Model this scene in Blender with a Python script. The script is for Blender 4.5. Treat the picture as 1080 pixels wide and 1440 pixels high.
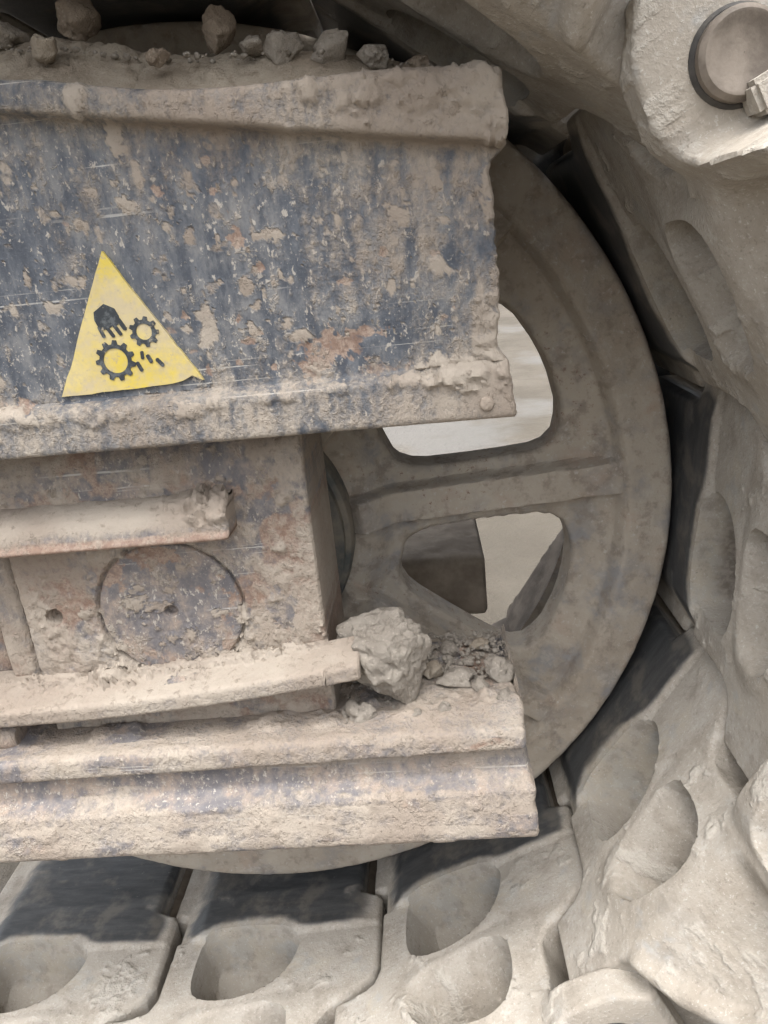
import bpy, bmesh, math, random
import numpy as np
from mathutils import Matrix, Vector

for o in list(bpy.data.objects):
    bpy.data.objects.remove(o)
SC = bpy.context.scene
COL = SC.collection
S = 0.5            # metres per wheel radius: all shapes below are in wheel radii, the idler is 1 m across
R = math.radians

# ------------------------------------------------------------------ camera
cam_data = bpy.data.cameras.new('camera')
cam = bpy.data.objects.new('camera', cam_data)
COL.objects.link(cam)
SC.camera = cam
cam_data.sensor_fit = 'VERTICAL'
cam_data.sensor_height = 36.0
cam_data.lens = 36.0 * 1050 / 1440
cam_data.clip_start = 0.02
cam_data.clip_end = 800
PITCH, YAW, ROLL = R(19.3), R(-4.0), R(-5.8)
fwd = Vector((math.sin(YAW) * math.cos(PITCH), math.cos(YAW) * math.cos(PITCH), -math.sin(PITCH)))
rt0 = Vector((math.cos(YAW), -math.sin(YAW), 0))
up0 = rt0.cross(fwd)
rt = math.cos(ROLL) * rt0 + math.sin(ROLL) * up0
up = -math.sin(ROLL) * rt0 + math.cos(ROLL) * up0
M = Matrix((rt, up, -fwd)).transposed().to_4x4()
M.translation = Vector((.477, -1.56, .568)) * S
cam.matrix_world = M

# ------------------------------------------------------------------ sky, sun, exposure (bright overcast)
SUN_EL, SUN_AZ = R(77), R(200)      # azimuth from +Y, clockwise: behind the camera, a little to the left
world = bpy.data.worlds.new('World')
SC.world = world
world.use_nodes = True
wn = world.node_tree
wn.nodes.clear()
sky = wn.nodes.new('ShaderNodeTexSky')
sky.sky_type = 'NISHITA'
sky.sun_disc = False
sky.sun_elevation = SUN_EL
sky.sun_rotation = SUN_AZ
sky.air_density = 1.0
sky.dust_density = 6.0
sky.ozone_density = 1.0
hs = wn.nodes.new('ShaderNodeHueSaturation')
hs.inputs['Saturation'].default_value = 0.25
bg = wn.nodes.new('ShaderNodeBackground')
bg.inputs['Strength'].default_value = 0.15
wo = wn.nodes.new('ShaderNodeOutputWorld')
wn.links.new(sky.outputs[0], hs.inputs['Color'])
wn.links.new(hs.outputs[0], bg.inputs[0])
wn.links.new(bg.outputs[0], wo.inputs[0])
sun_data = bpy.data.lights.new('sun', 'SUN')
sun_data.energy = 1.1
sun_data.angle = R(60)
sun_data.color = (1.0, 0.975, 0.94)
sun = bpy.data.objects.new('sun', sun_data)
COL.objects.link(sun)
sd = Vector((math.sin(SUN_AZ) * math.cos(SUN_EL), math.cos(SUN_AZ) * math.cos(SUN_EL), math.sin(SUN_EL)))
sun.rotation_euler = sd.to_track_quat('Z', 'Y').to_euler()
sun.location = sd * 8
SC.view_settings.view_transform = 'Standard'
SC.view_settings.look = 'None'
SC.view_settings.gamma = 1.0
SC.view_settings.use_curve_mapping = False
SC.view_settings.exposure = 1.68
SC.cycles.use_denoising = True
SC.cycles.use_adaptive_sampling = True
SC.cycles.adaptive_threshold = 0.025
SC.cycles.max_bounces = 6
SC.cycles.diffuse_bounces = 3
SC.cycles.glossy_bounces = 2

# ------------------------------------------------------------------ noise
def _hash(ix, iy, iz, seed):
    h = (ix.astype(np.uint32) * np.uint32(374761393) + iy.astype(np.uint32) * np.uint32(668265263)
         + iz.astype(np.uint32) * np.uint32(2147483647) + np.uint32((seed * 1274126177) & 0xffffffff))
    h = (h ^ (h >> np.uint32(13))) * np.uint32(1274126177)
    h = (h ^ (h >> np.uint32(16))) * np.uint32(2246822519)
    return ((h ^ (h >> np.uint32(15))) & np.uint32(0xffffff)).astype(np.float64) / 0xffffff

def vnoise(x, y, z=None, seed=0):
    x = np.asarray(x, float); y = np.asarray(y, float)
    z = np.zeros_like(x) if z is None else np.asarray(z, float) + 0 * x
    ix, iy, iz = (np.floor(v).astype(np.int64) for v in (x, y, z))
    fx, fy, fz = x - ix, y - iy, z - iz
    fx, fy, fz = (v * v * v * (v * (v * 6 - 15) + 10) for v in (fx, fy, fz))
    r = 0
    for dx in (0, 1):
        for dy in (0, 1):
            for dz in (0, 1):
                r = r + _hash(ix + dx, iy + dy, iz + dz, seed) * (fx if dx else 1 - fx) * (fy if dy else 1 - fy) * (fz if dz else 1 - fz)
    return r

def fbm(x, y, z=None, seed=0, oct=4, gain=.5):
    a, s, r, f = 1.0, 0.0, 0.0, 1.0
    for k in range(oct):
        r = r + a * vnoise(np.asarray(x) * f + 17.3 * k, np.asarray(y) * f - 9.1 * k, None if z is None else np.asarray(z) * f + 5.7 * k, seed + k)
        s += a; a *= gain; f *= 2.03
    return r / s

def sstep(a, b, x):
    t = np.clip((x - a) / (b - a), 0, 1)
    return t * t * (3 - 2 * t)

def poly_sdf(px, py, poly):
    px = np.asarray(px, float); py = np.asarray(py, float)
    d = np.full(px.shape, 1e9); ins = np.zeros(px.shape, bool)
    n = len(poly)
    for i in range(n):
        x0, y0 = poly[i]; x1, y1 = poly[(i + 1) % n]
        ex, ey = x1 - x0, y1 - y0
        t = np.clip(((px - x0) * ex + (py - y0) * ey) / (ex * ex + ey * ey + 1e-12), 0, 1)
        d = np.minimum(d, np.hypot(px - x0 - t * ex, py - y0 - t * ey))
        c = (y0 > py) != (y1 > py)
        with np.errstate(divide='ignore', invalid='ignore'):
            xi = x0 + (py - y0) * ex / (ey if ey != 0 else 1e-12)
        ins ^= c & (px < xi)
    return np.where(ins, -d, d)

def chaikin(poly, it=2, closed=True):
    p = [np.array(q, float) for q in poly]
    for _ in range(it):
        out = []
        n = len(p)
        rng = range(n) if closed else range(n - 1)
        if not closed: out.append(p[0])
        for i in rng:
            a, b = p[i], p[(i + 1) % n]
            out += [a * .75 + b * .25, a * .25 + b * .75]
        if not closed: out.append(p[-1])
        p = out
    return [tuple(q) for q in p]

# ------------------------------------------------------------------ mesh helpers
def tag(o, label=None, cat=None, group=None, kind=None):
    if label: o['label'] = label
    if cat: o['category'] = cat
    if group: o['group'] = group
    if kind: o['kind'] = kind
    return o

def empty(name, loc, label, cat, group=None):
    o = bpy.data.objects.new(name, None)
    COL.objects.link(o)
    o.location = Vector(loc) * S
    o.empty_display_size = 0.05
    return tag(o, label, cat, group)

def mesh(name, V, F, mat, parent=None, attrs=None, smooth=True, sharp=None, off=(0, 0, 0)):
    """one mesh object; V in wheel radii, off = the parent's place in wheel radii"""
    V = (np.asarray(V, float) - np.asarray(off, float)) * S
    me = bpy.data.meshes.new(name)
    if isinstance(F, np.ndarray):
        nf, k = F.shape
        me.vertices.add(len(V)); me.vertices.foreach_set('co', V.ravel())
        me.loops.add(nf * k); me.loops.foreach_set('vertex_index', F.ravel().astype(np.int32))
        me.polygons.add(nf)
        me.polygons.foreach_set('loop_start', np.arange(0, nf * k, k, dtype=np.int32))
        try:
            me.polygons.foreach_set('loop_total', np.full(nf, k, dtype=np.int32))
        except Exception:
            pass
        me.update(calc_edges=True)
    else:
        me.from_pydata([tuple(v) for v in V], [], [tuple(int(i) for i in f) for f in F])
        me.update()
    if attrs:
        for k, a in attrs.items():
            at = me.attributes.new(k, 'FLOAT', 'POINT')
            at.data.foreach_set('value', np.asarray(a, np.float32).ravel())
    me.polygons.foreach_set('use_smooth', np.full(len(me.polygons), smooth))
    if sharp: me.set_sharp_from_angle(angle=R(sharp))
    me.materials.append(mat)
    o = bpy.data.objects.new(name, me)
    COL.objects.link(o)
    if parent is not None: o.parent = parent
    return o

def grid_faces(nu, nv):
    i, j = np.meshgrid(np.arange(nu - 1), np.arange(nv - 1), indexing='ij')
    a = i * nv + j
    return np.stack([a, a + nv, a + nv + 1, a + 1], -1).reshape(-1, 4)

def boundary_loop_edges(F):
    """directed boundary edges of a quad array"""
    E = np.concatenate([F[:, [0, 1]], F[:, [1, 2]], F[:, [2, 3]], F[:, [3, 0]]])
    big = int(F.max()) + 1
    key = E[:, 0] * big + E[:, 1]
    rev = E[:, 1] * big + E[:, 0]
    return E[~np.isin(key, rev)]

def compact(V, F, attrs):
    used = np.unique(F)
    m = np.full(len(V), -1); m[used] = np.arange(len(used))
    return V[used], m[F], {k: np.asarray(a)[used] for k, a in attrs.items()}

def fan(idx, c):
    return [(idx[i], idx[(i + 1) % len(idx)], c) for i in range(len(idx))]

def sweep(name, xs, prof, mat, parent, off, disp, n=120, ends=(True, True), er=.010, attrs_fn=None, x_end=None, it=2):
    """sweep the open (y, z) profile prof(x) along x; disp(X, Y, Z, s) pushes it along its normal; back and ends are closed"""
    xs = np.asarray(xs, float)
    Y = np.empty((len(xs), n)); Z = np.empty((len(xs), n)); sl = np.linspace(0, 1, n)
    for i, x in enumerate(xs):
        p = np.array(chaikin(prof(x), it, False))
        d = np.concatenate([[0], np.cumsum(np.hypot(*np.diff(p, axis=0).T))]); d /= d[-1]
        Y[i] = np.interp(sl, d, p[:, 0]); Z[i] = np.interp(sl, d, p[:, 1])
    ty, tz = np.gradient(Y, axis=1), np.gradient(Z, axis=1)
    L = np.hypot(ty, tz) + 1e-9
    ny, nz = tz / L, -ty / L
    X = np.repeat(xs[:, None], n, 1)
    Sg = np.repeat(sl[None], len(xs), 0)
    d, att = disp(X, Y, Z, Sg)
    e = np.minimum(X - xs[0] if ends[0] else 1e9, xs[-1] - X if ends[1] else 1e9)
    e = np.clip(e, 0, er)
    d = d - (er - np.sqrt(np.maximum(er * er - (er - e) ** 2, 0)))
    Y2, Z2 = Y + ny * d, Z + nz * d
    X2 = X.copy()
    if x_end is not None:
        w = sstep(xs[-1] - .10, xs[-1], X)
        X2 = X + w * x_end(X, Y, Z, Sg)
    V = np.stack([X2, Y2, Z2], -1).reshape(-1, 3)
    F = grid_faces(len(xs), n)
    nn = len(xs)
    back = np.array([[i * n + n - 1, (i + 1) * n + n - 1, (i + 1) * n, i * n] for i in range(nn - 1)])
    F = np.concatenate([F, back])
    # ends: run every point of the end profile straight back to the rear face
    caps, c0 = [], len(V)
    for e_i, i0 in enumerate((0, (nn - 1) * n)):
        bkv = V[i0:i0 + n].copy(); bkv[:, 1] = Y[0 if i0 == 0 else -1, 0]
        V = np.concatenate([V, bkv])
        for k in range(n - 1):
            q = [i0 + k, i0 + k + 1, c0 + e_i * n + k + 1, c0 + e_i * n + k]
            caps.append(q if i0 else q[::-1])
    F = np.concatenate([F, np.array(caps)])
    att = {k: np.concatenate([a.ravel(), a[0], a[-1]]) for k, a in att.items()}
    return mesh(name, V, F, mat, parent, {k: a.ravel() for k, a in att.items()}, True, 50, off)

def rock(rng, r, sub=4, rough=.35, squash=(1, 1, .8), seed=0, flat=0.0):
    bm = bmesh.new()
    bmesh.ops.create_icosphere(bm, subdivisions=sub, radius=1)
    v = np.array([q.co[:] for q in bm.verts]); f = np.array([[l.index for l in p.verts] for p in bm.faces])
    bm.free()
    n1 = fbm(v[:, 0] * 1.3 + 5, v[:, 1] * 1.3 + 3, v[:, 2] * 1.3, seed, 3)
    n2 = fbm(v[:, 0] * 4 + 5, v[:, 1] * 4 + 3, v[:, 2] * 4, seed + 9, 4, .6)
    n3 = np.abs(fbm(v[:, 0] * 2.4 + 5, v[:, 1] * 2.4 + 3, v[:, 2] * 2.4, seed + 19, 2) - .5)
    n4 = fbm(v[:, 0] * 9 + 5, v[:, 1] * 9 + 3, v[:, 2] * 9, seed + 29, 3, .65)
    d = 1 + rough * (2 * n1 - 1) * 1.6 + rough * .35 * (2 * n2 - 1) - rough * .7 * n3
    # a few broken facets
    for _ in range(7):
        nrm = rng.normal(size=3); nrm /= np.linalg.norm(nrm)
        c = v @ nrm * d
        lim = .60 + .25 * rng.random()
        d = np.where(c > lim, d * (lim + (c - lim) * .12) / np.maximum(c, 1e-6), d)
    v0 = v
    v = v * d[:, None]
    for ax in range(3):
        v[:, ax] += rough * .42 * (fbm(v0[:, 0] * 4 + ax * 7, v0[:, 1] * 4, v0[:, 2] * 4, seed + 40 + ax, 5, .55) - .5)
    v = v * np.array(squash) * r
    return v, f

# ------------------------------------------------------------------ materials
class Nodes:
    def __init__(self, name):
        self.m = bpy.data.materials.new(name)
        self.m.use_nodes = True
        self.t = self.m.node_tree
        self.t.nodes.clear()
        self.out = self.t.nodes.new('ShaderNodeOutputMaterial')
        self.b = self.t.nodes.new('ShaderNodeBsdfPrincipled')
        self.t.links.new(self.b.outputs[0], self.out.inputs[0])
        tc = self.t.nodes.new('ShaderNodeTexCoord')
        self.co = tc.outputs['Object']
        self.bumps = []
    def link(self, a, inp):
        if hasattr(a, 'is_output'): self.t.links.new(a, inp)
        else: inp.default_value = a
    def map(self, scale=(1, 1, 1), rot=(0, 0, 0), loc=(0, 0, 0)):
        n = self.t.nodes.new('ShaderNodeMapping')
        self.t.links.new(self.co, n.inputs[0])
        n.inputs['Scale'].default_value = scale; n.inputs['Rotation'].default_value = rot; n.inputs['Location'].default_value = loc
        return n.outputs[0]
    def noise(self, scale, detail=4, rough=.55, vec=None, dist=0.0):
        n = self.t.nodes.new('ShaderNodeTexNoise')
        self.t.links.new(vec or self.co, n.inputs['Vector'])
        n.inputs['Scale'].default_value = scale; n.inputs['Detail'].default_value = detail
        n.inputs['Roughness'].default_value = rough; n.inputs['Distortion'].default_value = dist
        return n.outputs['Fac']
    def voronoi(self, scale, vec=None, feature='F1', out='Distance', rand=1.0):
        n = self.t.nodes.new('ShaderNodeTexVoronoi')
        n.feature = feature
        self.t.links.new(vec or self.co, n.inputs['Vector'])
        n.inputs['Scale'].default_value = scale; n.inputs['Randomness'].default_value = rand
        return n.outputs[out]
    def ramp(self, fac, a, b):
        n = self.t.nodes.new('ShaderNodeMapRange')
        n.interpolation_type = 'SMOOTHSTEP'
        self.link(fac, n.inputs['Value'])
        n.inputs['From Min'].default_value = a; n.inputs['From Max'].default_value = b
        return n.outputs[0]
    def math(self, op, a, b=0.0):
        n = self.t.nodes.new('ShaderNodeMath'); n.operation = op
        self.link(a, n.inputs[0]); self.link(b, n.inputs[1])
        return n.outputs[0]
    def mix(self, fac, a, b):
        n = self.t.nodes.new('ShaderNodeMix'); n.data_type = 'RGBA'
        self.link(fac, n.inputs[0])
        for v, i in ((a, 6), (b, 7)):
            if hasattr(v, 'is_output'): self.t.links.new(v, n.inputs[i])
            else: n.inputs[i].default_value = (*v, 1)
        return n.outputs[2]
    def mixf(self, fac, a, b):
        n = self.t.nodes.new('ShaderNodeMix'); n.data_type = 'FLOAT'
        self.link(fac, n.inputs[0]); self.link(a, n.inputs[2]); self.link(b, n.inputs[3])
        return n.outputs[0]
    def attr(self, name):
        n = self.t.nodes.new('ShaderNodeAttribute'); n.attribute_name = name
        return n.outputs['Fac']
    def rand(self):
        return self.t.nodes.new('ShaderNodeObjectInfo').outputs['Random']
    def bump(self, h, strength, dist):
        v = self.math('MULTIPLY', h, strength * dist)      # metres; all reliefs are summed into one bump
        self.bumps = [self.math('ADD', self.bumps[0], v) if self.bumps else v]
    def done(self, col, rough, metal=0.0, spec=.3):
        self.link(col if hasattr(col, 'is_output') else (*col, 1), self.b.inputs['Base Color'])
        self.link(rough, self.b.inputs['Roughness'])
        self.link(metal, self.b.inputs['Metallic'])
        self.b.inputs['Specular IOR Level'].default_value = spec
        if self.bumps:
            n = self.t.nodes.new('ShaderNodeBump')
            n.inputs['Strength'].default_value = 1.0; n.inputs['Distance'].default_value = 1.0
            self.t.links.new(self.bumps[0], n.inputs['Height'])
            self.t.links.new(n.outputs[0], self.b.inputs['Normal'])
        return self.m

MUD_A, MUD_B, MUD_C = (.280, .232, .188), (.370, .322, .266), (.19, .15, .115)

def make_painted(name, paint_a, paint_b, rust_amt=1.0, dust=.5, film=.22, run=(75, 75, 30), washc=(.30, .282, .255)):
    n = Nodes(name)
    streak = n.noise(1.0, 5, .72, n.map(run))
    n_mid = n.noise(26, 4, .62)
    n_fine = n.noise(105, 4, .75)
    n_grain = n.noise(390, 3, .7)
    n_big = n.noise(9, 3, .6, n.map((1, 1, 1), loc=(3, 5, 1)))
    mudc = n.mix(n.ramp(n_big, .35, .65), MUD_A, MUD_B)
    mudc = n.mix(n.math('MULTIPLY', n.ramp(n_fine, .54, .72), .55), mudc, MUD_C)
    col = n.mix(n.ramp(streak, .34, .70), paint_a, paint_b)
    # chalky wash of dried silt, in vertical runs
    wash = n.ramp(n.math('ADD', n.math('MULTIPLY', streak, .6), n.math('MULTIPLY', n_mid, .5)), .48, .72)
    col = n.mix(n.math('ADD', n.math('MULTIPLY', wash, dust), film * .5), col, washc)
    # specks and tiny crumbs
    sp = n.ramp(n.math('ADD', n_fine, n.math('MULTIPLY', n.math('SUBTRACT', n_mid, .5), .5)), .60, .68)
    col = n.mix(n.math('MULTIPLY', sp, .65), col, (.43, .39, .335))
    sp2 = n.math('MULTIPLY', n.ramp(n_grain, .60, .68), n.ramp(n_big, .38, .6))
    col = n.mix(n.math('MULTIPLY', sp2, .55), col, (.44, .40, .345))
    fleck = n.noise(250, 3, .6, n.map((1, 1, .6), loc=(5, 5, 5)))
    col = n.mix(n.math('MULTIPLY', n.ramp(fleck, .60, .68), .75), col, (.46, .42, .365))
    # scratches
    for rz, lo in (((0, .03, 0), 1.0), ((0, .75, 0), 4.0)):
        sc = n.noise(1.0, 1, .4, n.map((3, 3, 330), rz, (lo, lo, lo)))
        col = n.mix(n.math('MULTIPLY', n.math('MULTIPLY', n.ramp(sc, .70, .735), n.ramp(n_big, .5, .6)), .7), col, (.5, .48, .44))
    rust = n.attr('rust')
    rc = n.mix(n.ramp(n_fine, .38, .66), (.225, .145, .105), (.36, .275, .215))
    rc = n.mix(n.math('MULTIPLY', n.ramp(n_grain, .52, .68), .6), rc, (.125, .068, .05))
    rfac = n.ramp(n.math('ADD', rust, n.math('ADD', n.math('MULTIPLY', n.math('SUBTRACT', n_fine, .5), .9), n.math('MULTIPLY', n.math('SUBTRACT', n_mid, .5), .8))), .38, .72)
    col = n.mix(n.math('MULTIPLY', rfac, .88 * rust_amt), col, rc)
    mud = n.attr('mud')
    mv = n.math('ADD', mud, n.math('ADD', n.math('MULTIPLY', n.math('SUBTRACT', n_fine, .5), .80), n.math('ADD', n.math('MULTIPLY', n.math('SUBTRACT', n_mid, .5), .60), n.math('MULTIPLY', n.math('SUBTRACT', fleck, .5), .65))))
    mfac = n.ramp(mv, .17, .80)
    col = n.mix(n.math('MULTIPLY', mfac, .95), col, mudc)
    n.bump(n_grain, .35, .0011)
    n.bump(mfac, .5, .0011)
    n.bump(fleck, .45, .0014)
    n.bump(n.math('MULTIPLY', mfac, n_fine), .6, .0021)
    n.bump(sp, .5, .0009)
    return n.done(col, n.mixf(mfac, n.mixf(wash, .52, .75), .92), 0, .3)

def make_cast():
    n = Nodes('dusty_cast_steel')
    big = n.noise(5.5, 3, .55)
    mid = n.noise(19, 4, .64)
    mid2 = n.noise(12, 4, .62, n.map((1, 1, 1), loc=(9, 2, 1)))
    fine = n.noise(120, 4, .74)
    grain = n.noise(340, 3, .7)
    col = n.mix(n.ramp(big, .34, .66), (.318, .284, .238), (.376, .346, .302))
    col = n.mix(n.math('MULTIPLY', n.ramp(mid, .5, .72), .55), col, (.425, .405, .37))
    col = n.mix(n.math('MULTIPLY', n.ramp(mid2, .50, .68), .48), col, (.235, .20, .16))
    # bluish and ochre stains
    col = n.mix(n.math('MULTIPLY', n.math('MULTIPLY', n.ramp(mid, .58, .46), n.ramp(mid2, .42, .34)), .55), col, (.30, .32, .33))
    col = n.mix(n.math('MULTIPLY', n.math('MULTIPLY', n.ramp(big, .5, .62), n.ramp(mid2, .46, .38)), .35), col, (.40, .335, .235))
    gm = n.ramp(grain, .58, .68)
    col = n.mix(n.math('MULTIPLY', gm, .50), col, (.52, .495, .45))
    dk = n.ramp(grain, .42, .34)
    col = n.mix(n.math('MULTIPLY', n.math('MULTIPLY', dk, n.ramp(mid2, .42, .58)), .55), col, (.19, .165, .135))
    pit = n.math('MULTIPLY', n.ramp(fine, .62, .72), n.ramp(mid, .44, .58))
    col = n.mix(n.math('MULTIPLY', pit, .75), col, (.150, .128, .104))
    st = n.noise(38, 5, .72, n.map((1, 1, 1), loc=(7, 3, 5)))
    col = n.mix(n.math('MULTIPLY', n.ramp(st, .50, .68), .50), col, (.215, .188, .155))
    col = n.mix(n.math('MULTIPLY', n.ramp(st, .44, .32), .40), col, (.46, .435, .395))
    mud = n.attr('mud')
    mfac = n.ramp(n.math('ADD', mud, n.math('MULTIPLY', n.math('SUBTRACT', fine, .5), .8)), .15, 1.0)
    col = n.mix(n.math('MULTIPLY', mfac, .8), col, n.mix(fine, (.37, .335, .285), (.47, .44, .39)))
    soil = n.ramp(n.math('ADD', n.attr('soil'), n.math('MULTIPLY', n.math('SUBTRACT', mid, .5), .8)), .35, .75)
    col = n.mix(n.math('MULTIPLY', soil, .85), col, n.mix(n.ramp(fine, .4, .62), (.155, .130, .105), (.265, .232, .195)))
    wear = n.attr('wear')
    wstr = n.noise(1.0, 5, .68, n.map((14, 70, 70)))
    wf = n.ramp(n.math('ADD', wear, n.math('ADD', n.math('MULTIPLY', n.math('SUBTRACT', wstr, .5), .5), n.math('MULTIPLY', n.math('SUBTRACT', mid, .5), .9))), .22, .74)
    steel = n.mix(n.ramp(wstr, .35, .7), (.048, .052, .057), (.092, .096, .10))
    steel = n.mix(n.math('MULTIPLY', n.ramp(mid, .5, .68), .55), steel, (.20, .18, .155))
    steel = n.mix(n.math('MULTIPLY', n.ramp(fine, .66, .72), .5), steel, (.36, .345, .32))
    col = n.mix(n.math('MULTIPLY', wf, .95), col, steel)
    rel = n.mixf(wf, 1.0, .3)
    n.bump(n.math('MULTIPLY', rel, mid), .16, .006)
    n.bump(n.math('MULTIPLY', rel, fine), .42, .0026)
    n.bump(n.math('MULTIPLY', rel, grain), .65, .0011)
    n.bump(n.math('MULTIPLY', mfac, fine), .7, .003)
    return n.done(col, n.mixf(wf, .9, n.mixf(wstr, .36, .52)), n.math('MULTIPLY', wf, .3), .3)

def make_wheel():
    n = Nodes('dusty_wheel_casting')
    big = n.noise(6, 3, .6)
    mid = n.noise(20, 4, .65)
    mid2 = n.noise(13, 4, .64, n.map((1, 1, 1), loc=(3, 6, 2)))
    fine = n.noise(150, 4, .72)
    grain = n.noise(380, 3, .7)
    col = n.mix(n.ramp(big, .34, .66), (.325, .280, .226), (.415, .368, .305))
    col = n.mix(n.math('MULTIPLY', n.ramp(mid, .48, .66), .6), col, (.255, .24, .225))
    col = n.mix(n.math('MULTIPLY', n.ramp(mid2, .52, .68), .65), col, (.355, .275, .215))
    col = n.mix(n.math('MULTIPLY', n.math('MULTIPLY', n.ramp(mid2, .46, .36), n.ramp(mid, .4, .6)), .6), col, (.215, .22, .232))
    mot = n.noise(48, 4, .7, n.map((1, 1, 1), loc=(1, 9, 4)))
    col = n.mix(n.math('MULTIPLY', n.ramp(mot, .50, .66), .55), col, (.20, .165, .135))
    col = n.mix(n.math('MULTIPLY', n.ramp(mot, .46, .34), .45), col, (.40, .365, .315))
    fl = n.math('MULTIPLY', n.ramp(fine, .56, .68), n.ramp(mid2, .40, .56))
    col = n.mix(n.math('MULTIPLY', fl, .6), col, (.47, .44, .395))
    rs = n.math('MULTIPLY', n.ramp(fine, .40, .33), n.ramp(big, .5, .62))
    col = n.mix(n.math('MULTIPLY', rs, .7), col, (.17, .085, .06))
    n.bump(mid, .3, .004)
    n.bump(fine, .45, .0022)
    n.bump(grain, .45, .0011)
    return n.done(col, .86, 0, .25)

def make_dirt(name, a, b, c, sc=1.0):
    n = Nodes(name)
    col = n.mix(n.ramp(n.noise(16 * sc, 5, .65), .34, .66), a, b)
    col = n.mix(n.math('MULTIPLY', n.ramp(n.noise(75 * sc, 5, .7), .52, .7), .7), col, c)
    g = n.voronoi(240 * sc)
    col = n.mix(n.math('MULTIPLY', n.ramp(g, .28, .12), .3), col, (.50, .45, .38))
    n.bump(n.noise(95 * sc, 6, .78), .75, .006)
    n.bump(n.noise(420 * sc, 4, .75), .6, .0016)
    return n.done(col, .96, 0, .15)

M_PAINT = make_painted('muddy_blue_paint', (.046, .056, .075), (.108, .121, .142), 1.0, .42, .14)
M_BLOCK = make_painted('rusty_blue_paint', (.066, .078, .102), (.145, .153, .168), 1.0, .75, .45, (60, 60, 45), (.345, .268, .208))
M_CAST = make_cast()
M_WHEEL = make_wheel()
M_MUD = make_dirt('dried_mud', (.29, .24, .185), (.40, .345, .275), (.20, .16, .12))
M_CLOD = make_dirt('grey_dirt_clod', (.25, .22, .185), (.345, .31, .265), (.17, .145, .118))
M_CLOD_DARK = make_dirt('brown_dirt_clod', (.20, .155, .115), (.30, .245, .19), (.13, .10, .075))

def simple(name, ca, cb, sc, rough, spec=.3, bstr=.3, metal=0.0):
    n = Nodes(name)
    col = n.mix(n.ramp(n.noise(sc, 5, .65), .35, .66), ca, cb)
    n.bump(n.noise(sc * 9, 4, .7), bstr, .0012)
    return n.done(col, rough, metal, spec)

M_TEAL = simple('dark_teal_paint', (.055, .064, .064), (.19, .165, .13), 22, .55)
M_PIN = simple('brown_pin_steel', (.095, .078, .063), (.20, .17, .14), 30, .6)
M_GAP_SHADE = simple('painted_gap_shade', (.03, .029, .028), (.075, .068, .06), 40, .6)  # shade of the gap round the pin, as a dark colour
M_PALE = simple('pale_dusty_steel', (.37, .33, .28), (.47, .43, .37), 24, .85)
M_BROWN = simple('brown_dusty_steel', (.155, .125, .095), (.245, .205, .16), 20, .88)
M_PAD_SHADE = simple('painted_pad_shade', (.055, .045, .036), (.11, .092, .075), 18, .8)  # shade on the far-side pads, put into their colour

def make_sticker():
    n = Nodes('worn_yellow_sticker')
    col = n.mix(n.ramp(n.noise(14, 4, .6), .38, .66), (.60, .465, .085), (.61, .50, .21))
    col = n.mix(n.math('MULTIPLY', n.ramp(n.noise(17, 5, .68, n.map((1, 1, 1), loc=(2, 0, 5))), .44, .62), .85), col, (.50, .42, .28))
    col = n.mix(n.math('MULTIPLY', n.ramp(n.noise(150, 4, .7), .56, .66), .75), col, (.40, .33, .23))
    dst = n.ramp(n.math('ADD', n.math('MULTIPLY', n.noise(11, 4, .65, n.map((1, 1, 1), loc=(6, 1, 2))), .7), n.math('MULTIPLY', n.noise(210, 3, .7), .4)), .48, .66)
    col = n.mix(n.math('MULTIPLY', dst, .55), col, (.40, .345, .27))
    n.bump(n.noise(90, 4, .7), .35, .0014)
    return n.done(col, .62, 0, .3)
M_YELLOW = make_sticker()
def make_print():
    n = Nodes('worn_black_print')
    col = n.mix(n.ramp(n.noise(120, 5, .7), .46, .62), (.035, .04, .045), (.105, .115, .12))
    col = n.mix(n.math('MULTIPLY', n.ramp(n.noise(85, 4, .7, n.map((1, 1, 1), loc=(5, 1, 3))), .60, .68), .8), col, (.50, .42, .28))
    return n.done(col, .6, 0, .3)
M_BLACK = make_print()

def make_ground():
    n = Nodes('dusty_ground')
    col = n.mix(n.ramp(n.noise(1.1, 6, .6), .34, .66), (.072, .063, .050), (.105, .092, .075))
    col = n.mix(n.math('MULTIPLY', n.ramp(n.noise(5, 6, .65), .5, .68), .5), col, (.070, .060, .048))
    col = n.mix(n.math('MULTIPLY', n.ramp(n.noise(.55, 5, .6, n.map((1, 1, 1), loc=(3, 4, 0))), .52, .62), .75), col, (.125, .121, .114))
    n.bump(n.noise(7, 6, .65), .5, .05)
    n.bump(n.noise(60, 5, .7), .5, .006)
    return n.done(col, .93, 0, .2)
M_GROUND = make_ground()

# ------------------------------------------------------------------ ground
GZ = -1.37
gx = np.concatenate([-np.geomspace(600, 8, 14), np.linspace(-7, 7, 57), np.geomspace(8, 600, 14)])
GX, GY = np.meshgrid(gx, gx, indexing='ij')
near = np.exp(-(GX ** 2 + GY ** 2) / 500)
GH = GZ + (fbm(GX * .5 + 40, GY * .5 + 40, None, 3, 4) - .5) * .16 * near - .06 * near
g = mesh('ground', np.stack([GX, GY, GH], -1).reshape(-1, 3), grid_faces(len(gx), len(gx)), M_GROUND)
tag(g, 'pale dusty ground behind the track', kind='structure')

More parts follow.
